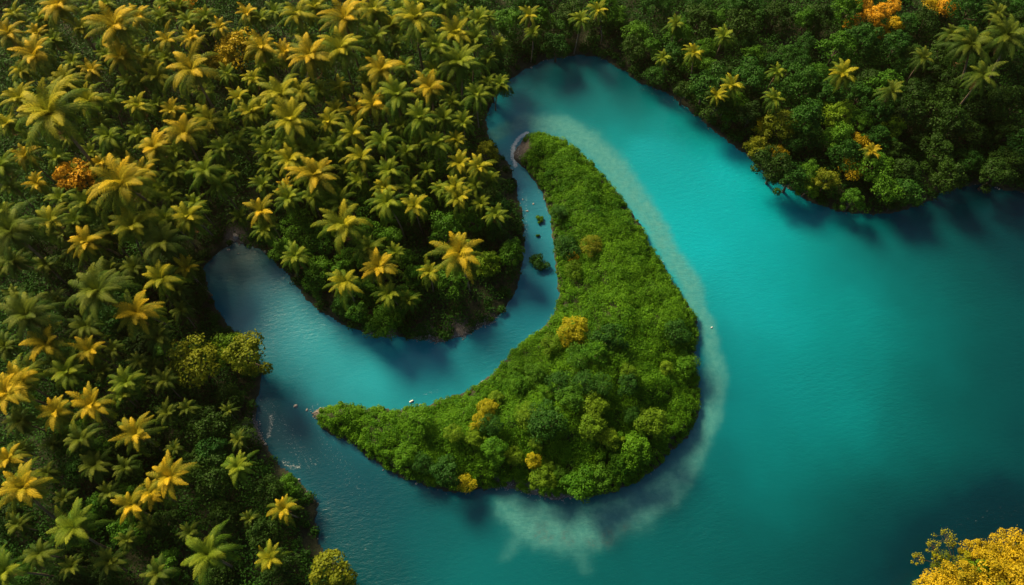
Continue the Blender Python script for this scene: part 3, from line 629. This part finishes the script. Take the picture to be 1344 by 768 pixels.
# ------------------------------------------------------------------ stuff: undergrowth, island shrubs, forest beyond the frame
def scatter(n, x0, x1, y0, y1): return rng.uniform(x0, x1, n), rng.uniform(y0, y1, n)
def bare(x, y):
    b = np.zeros(x.shape, bool)
    for px, py, r in sand_spots[:4]:
        cx, cy = at(px, py); rr = r * scale_at(px, py) * .8
        b |= (x - cx) ** 2 + (y - cy) ** 2 < rr ** 2
    return b
def build_clumps(name, x, y, rad, per, mat, lift, leaf, **k):
    z = ground_z(x, y)[0]
    C = np.stack([x, y, z + lift * rad], 1)
    P, Nn, sz, idx = clump_leaves(C, rad, per, leaf=leaf, **k)
    big = .5 + .22 * vnoise(x * .09, y * .09, 21) + .20 * vnoise(x * .31, y * .31, 33) + .15 * rng.normal(size=len(x))
    var = np.clip(big[idx] + .15 * rng.normal(size=len(idx)), 0, 1)
    V, F = leaf_quads(P, Nn, sz)
    return link(name, mesh_np(name, V, F, {'leaf_variation': np.repeat(var, 4)}), mat)
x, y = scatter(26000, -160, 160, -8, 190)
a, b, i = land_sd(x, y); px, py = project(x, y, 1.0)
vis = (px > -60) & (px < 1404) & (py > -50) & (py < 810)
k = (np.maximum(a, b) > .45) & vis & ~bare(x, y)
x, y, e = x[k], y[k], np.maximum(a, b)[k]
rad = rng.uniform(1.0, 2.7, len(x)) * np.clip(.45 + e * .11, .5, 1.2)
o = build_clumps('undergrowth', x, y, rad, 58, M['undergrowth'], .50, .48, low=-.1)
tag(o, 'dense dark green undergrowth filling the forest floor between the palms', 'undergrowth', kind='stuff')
x, y = scatter(18000, I[:, 0].min(), I[:, 0].max(), I[:, 1].min(), I[:, 1].max())
i = land_sd(x, y)[2]; k = (i > .4) & ~bare(x, y); x, y, e = x[k], y[k], i[k]
rad = rng.uniform(.55, 1.25, len(x)) * np.clip(.6 + e * .1, .6, 1.15)
print('undergrowth', len(rad), 'isle', len(x))
o = build_clumps('island_shrubbery', x, y, rad, 84, M['shrub'], .55, .27, low=-.1)
tag(o, 'thick bright green shrubs carpeting the crescent island from tip to tip', 'shrubs', kind='stuff')
x, y = scatter(420000, -150, 150, 0, 175)
px, py = project(x, y, 0.); vis = (px > 0) & (px < 1344) & (py > 0) & (py < 768); x, y = x[vis], y[vis]
sp = np.zeros(x.shape)
for a_, b_, r_ in sand_spots:
    cx, cy = at(a_, b_); rr = r_ * scale_at(a_, b_); sp = np.maximum(sp, np.exp(-(((x - cx) ** 2 + (y - cy) ** 2) / rr ** 2) ** 2))
k = rng.random(len(x)) < .05 + .9 * sp; x, y, sp = x[k], y[k], sp[k]
a, b, i = land_sd(x, y); e = np.maximum(np.maximum(a, b), i); k = (e > -.25) & (e < .35 + 1.1 * sp); x, y, e, sp = x[k], y[k], e[k], sp[k]
z = np.maximum(ground_z(x, y)[0], -.02); n = len(x); r_ = rng.uniform(.07, .20, n) * (1 + .9 * (rng.random(n) > .93)); th = rng.uniform(0, 6.283, n)
a4 = th[:, None] + np.arange(4) * 1.5708 + rng.normal(size=(n, 4)) * .25
low = np.stack([x[:, None] + np.cos(a4) * r_[:, None], y[:, None] + np.sin(a4) * r_[:, None] * .8, np.repeat(z[:, None] - .05, 4, 1)], 2)
top = np.stack([x[:, None] + np.cos(a4) * r_[:, None] * .55, y[:, None] + np.sin(a4) * r_[:, None] * .45, z[:, None] + r_[:, None] * rng.uniform(.5, .8, (n, 4))], 2)
V = np.concatenate([low, top], 1).reshape(-1, 3); o8 = (np.arange(n) * 8)[:, None]
F = np.concatenate([o8 + np.array(q) for q in ([4, 5, 6, 7], [0, 1, 5, 4], [1, 2, 6, 5], [2, 3, 7, 6], [3, 0, 4, 7])], 0)
print('stones', n)
o = link('gravel', mesh_np('gravel', V, F), M['rock']); tag(o, 'grey stones and gravel lying along the banks at the waterline', 'gravel', kind='stuff')
x, y = scatter(5200, -215, 215, -60, 250)
a, b, i = land_sd(x, y); px, py = project(x, y, 6.0)
k = (np.maximum(a, b) > 2.5) & ((px < -14) | (px > 1358) | (py < -14) | (py > 782)); x, y = x[k], y[k]
o = build_clumps('forest', x, y, rng.uniform(2.0, 3.4, len(x)), 90, M['leaf_dark'], 1.4, .7)
tag(o, 'dark green forest canopy continuing beyond the palms and the hillside', 'forest', kind='stuff')

# ------------------------------------------------------------------ light
def box_mesh(name, x0, x1, y0, y1, z0, z1):
    V = [(x, y, z) for z in (z0, z1) for x, y in ((x0, y0), (x1, y0), (x1, y1), (x0, y1))]
    return mesh_np(name, V, [[0, 3, 2, 1], [4, 5, 6, 7], [0, 1, 5, 4], [1, 2, 6, 5], [2, 3, 7, 6], [3, 0, 4, 7]])
hm = bpy.data.materials.new('haze'); hm.use_nodes = True; nt = hm.node_tree; nt.nodes.clear()
pv = nt.nodes.new('ShaderNodeVolumePrincipled'); pv.inputs['Color'].default_value = (1, .74, .45, 1); pv.inputs['Density'].default_value = HAZE; pv.inputs['Anisotropy'].default_value = .85
ho = nt.nodes.new('ShaderNodeOutputMaterial'); nt.links.new(pv.outputs[0], ho.inputs['Volume'])
haze = tag(link('haze', box_mesh('haze', -2500, 2500, -2100, 3100, -16, 178), hm), kind='stuff')
SUN_EL, SUN_AZ = R(36), math.atan2(-.62, .78)        # azimuth clockwise from +Y
w = bpy.data.worlds.new('World'); S.world = w; w.use_nodes = True
nt = w.node_tree; bg = nt.nodes['Background']
sky = nt.nodes.new('ShaderNodeTexSky'); sky.sky_type = 'NISHITA'; sky.sun_disc = False
sky.sun_elevation = SUN_EL; sky.sun_rotation = SUN_AZ; sky.dust_density = 4.0
nt.links.new(sky.outputs[0], bg.inputs[0]); bg.inputs[1].default_value = .05
sun = bpy.data.lights.new('sun', 'SUN'); sun.energy = 5; sun.angle = R(18); sun.color = (1, .74, .42)
so = bpy.data.objects.new('sun', sun); COL.objects.link(so)
d = mathutils.Vector((math.sin(SUN_AZ) * math.cos(SUN_EL), math.cos(SUN_AZ) * math.cos(SUN_EL), math.sin(SUN_EL)))
so.rotation_euler = d.to_track_quat('Z', 'Y').to_euler(); so.location = d * 300
S.view_settings.view_transform = 'Standard'; S.view_settings.look = 'None'; S.view_settings.exposure = 1.0; S.view_settings.gamma = 1
S.view_settings.use_curve_mapping = False
S.cycles.max_bounces = 6; S.cycles.transparent_max_bounces = 4; S.cycles.use_denoising = True
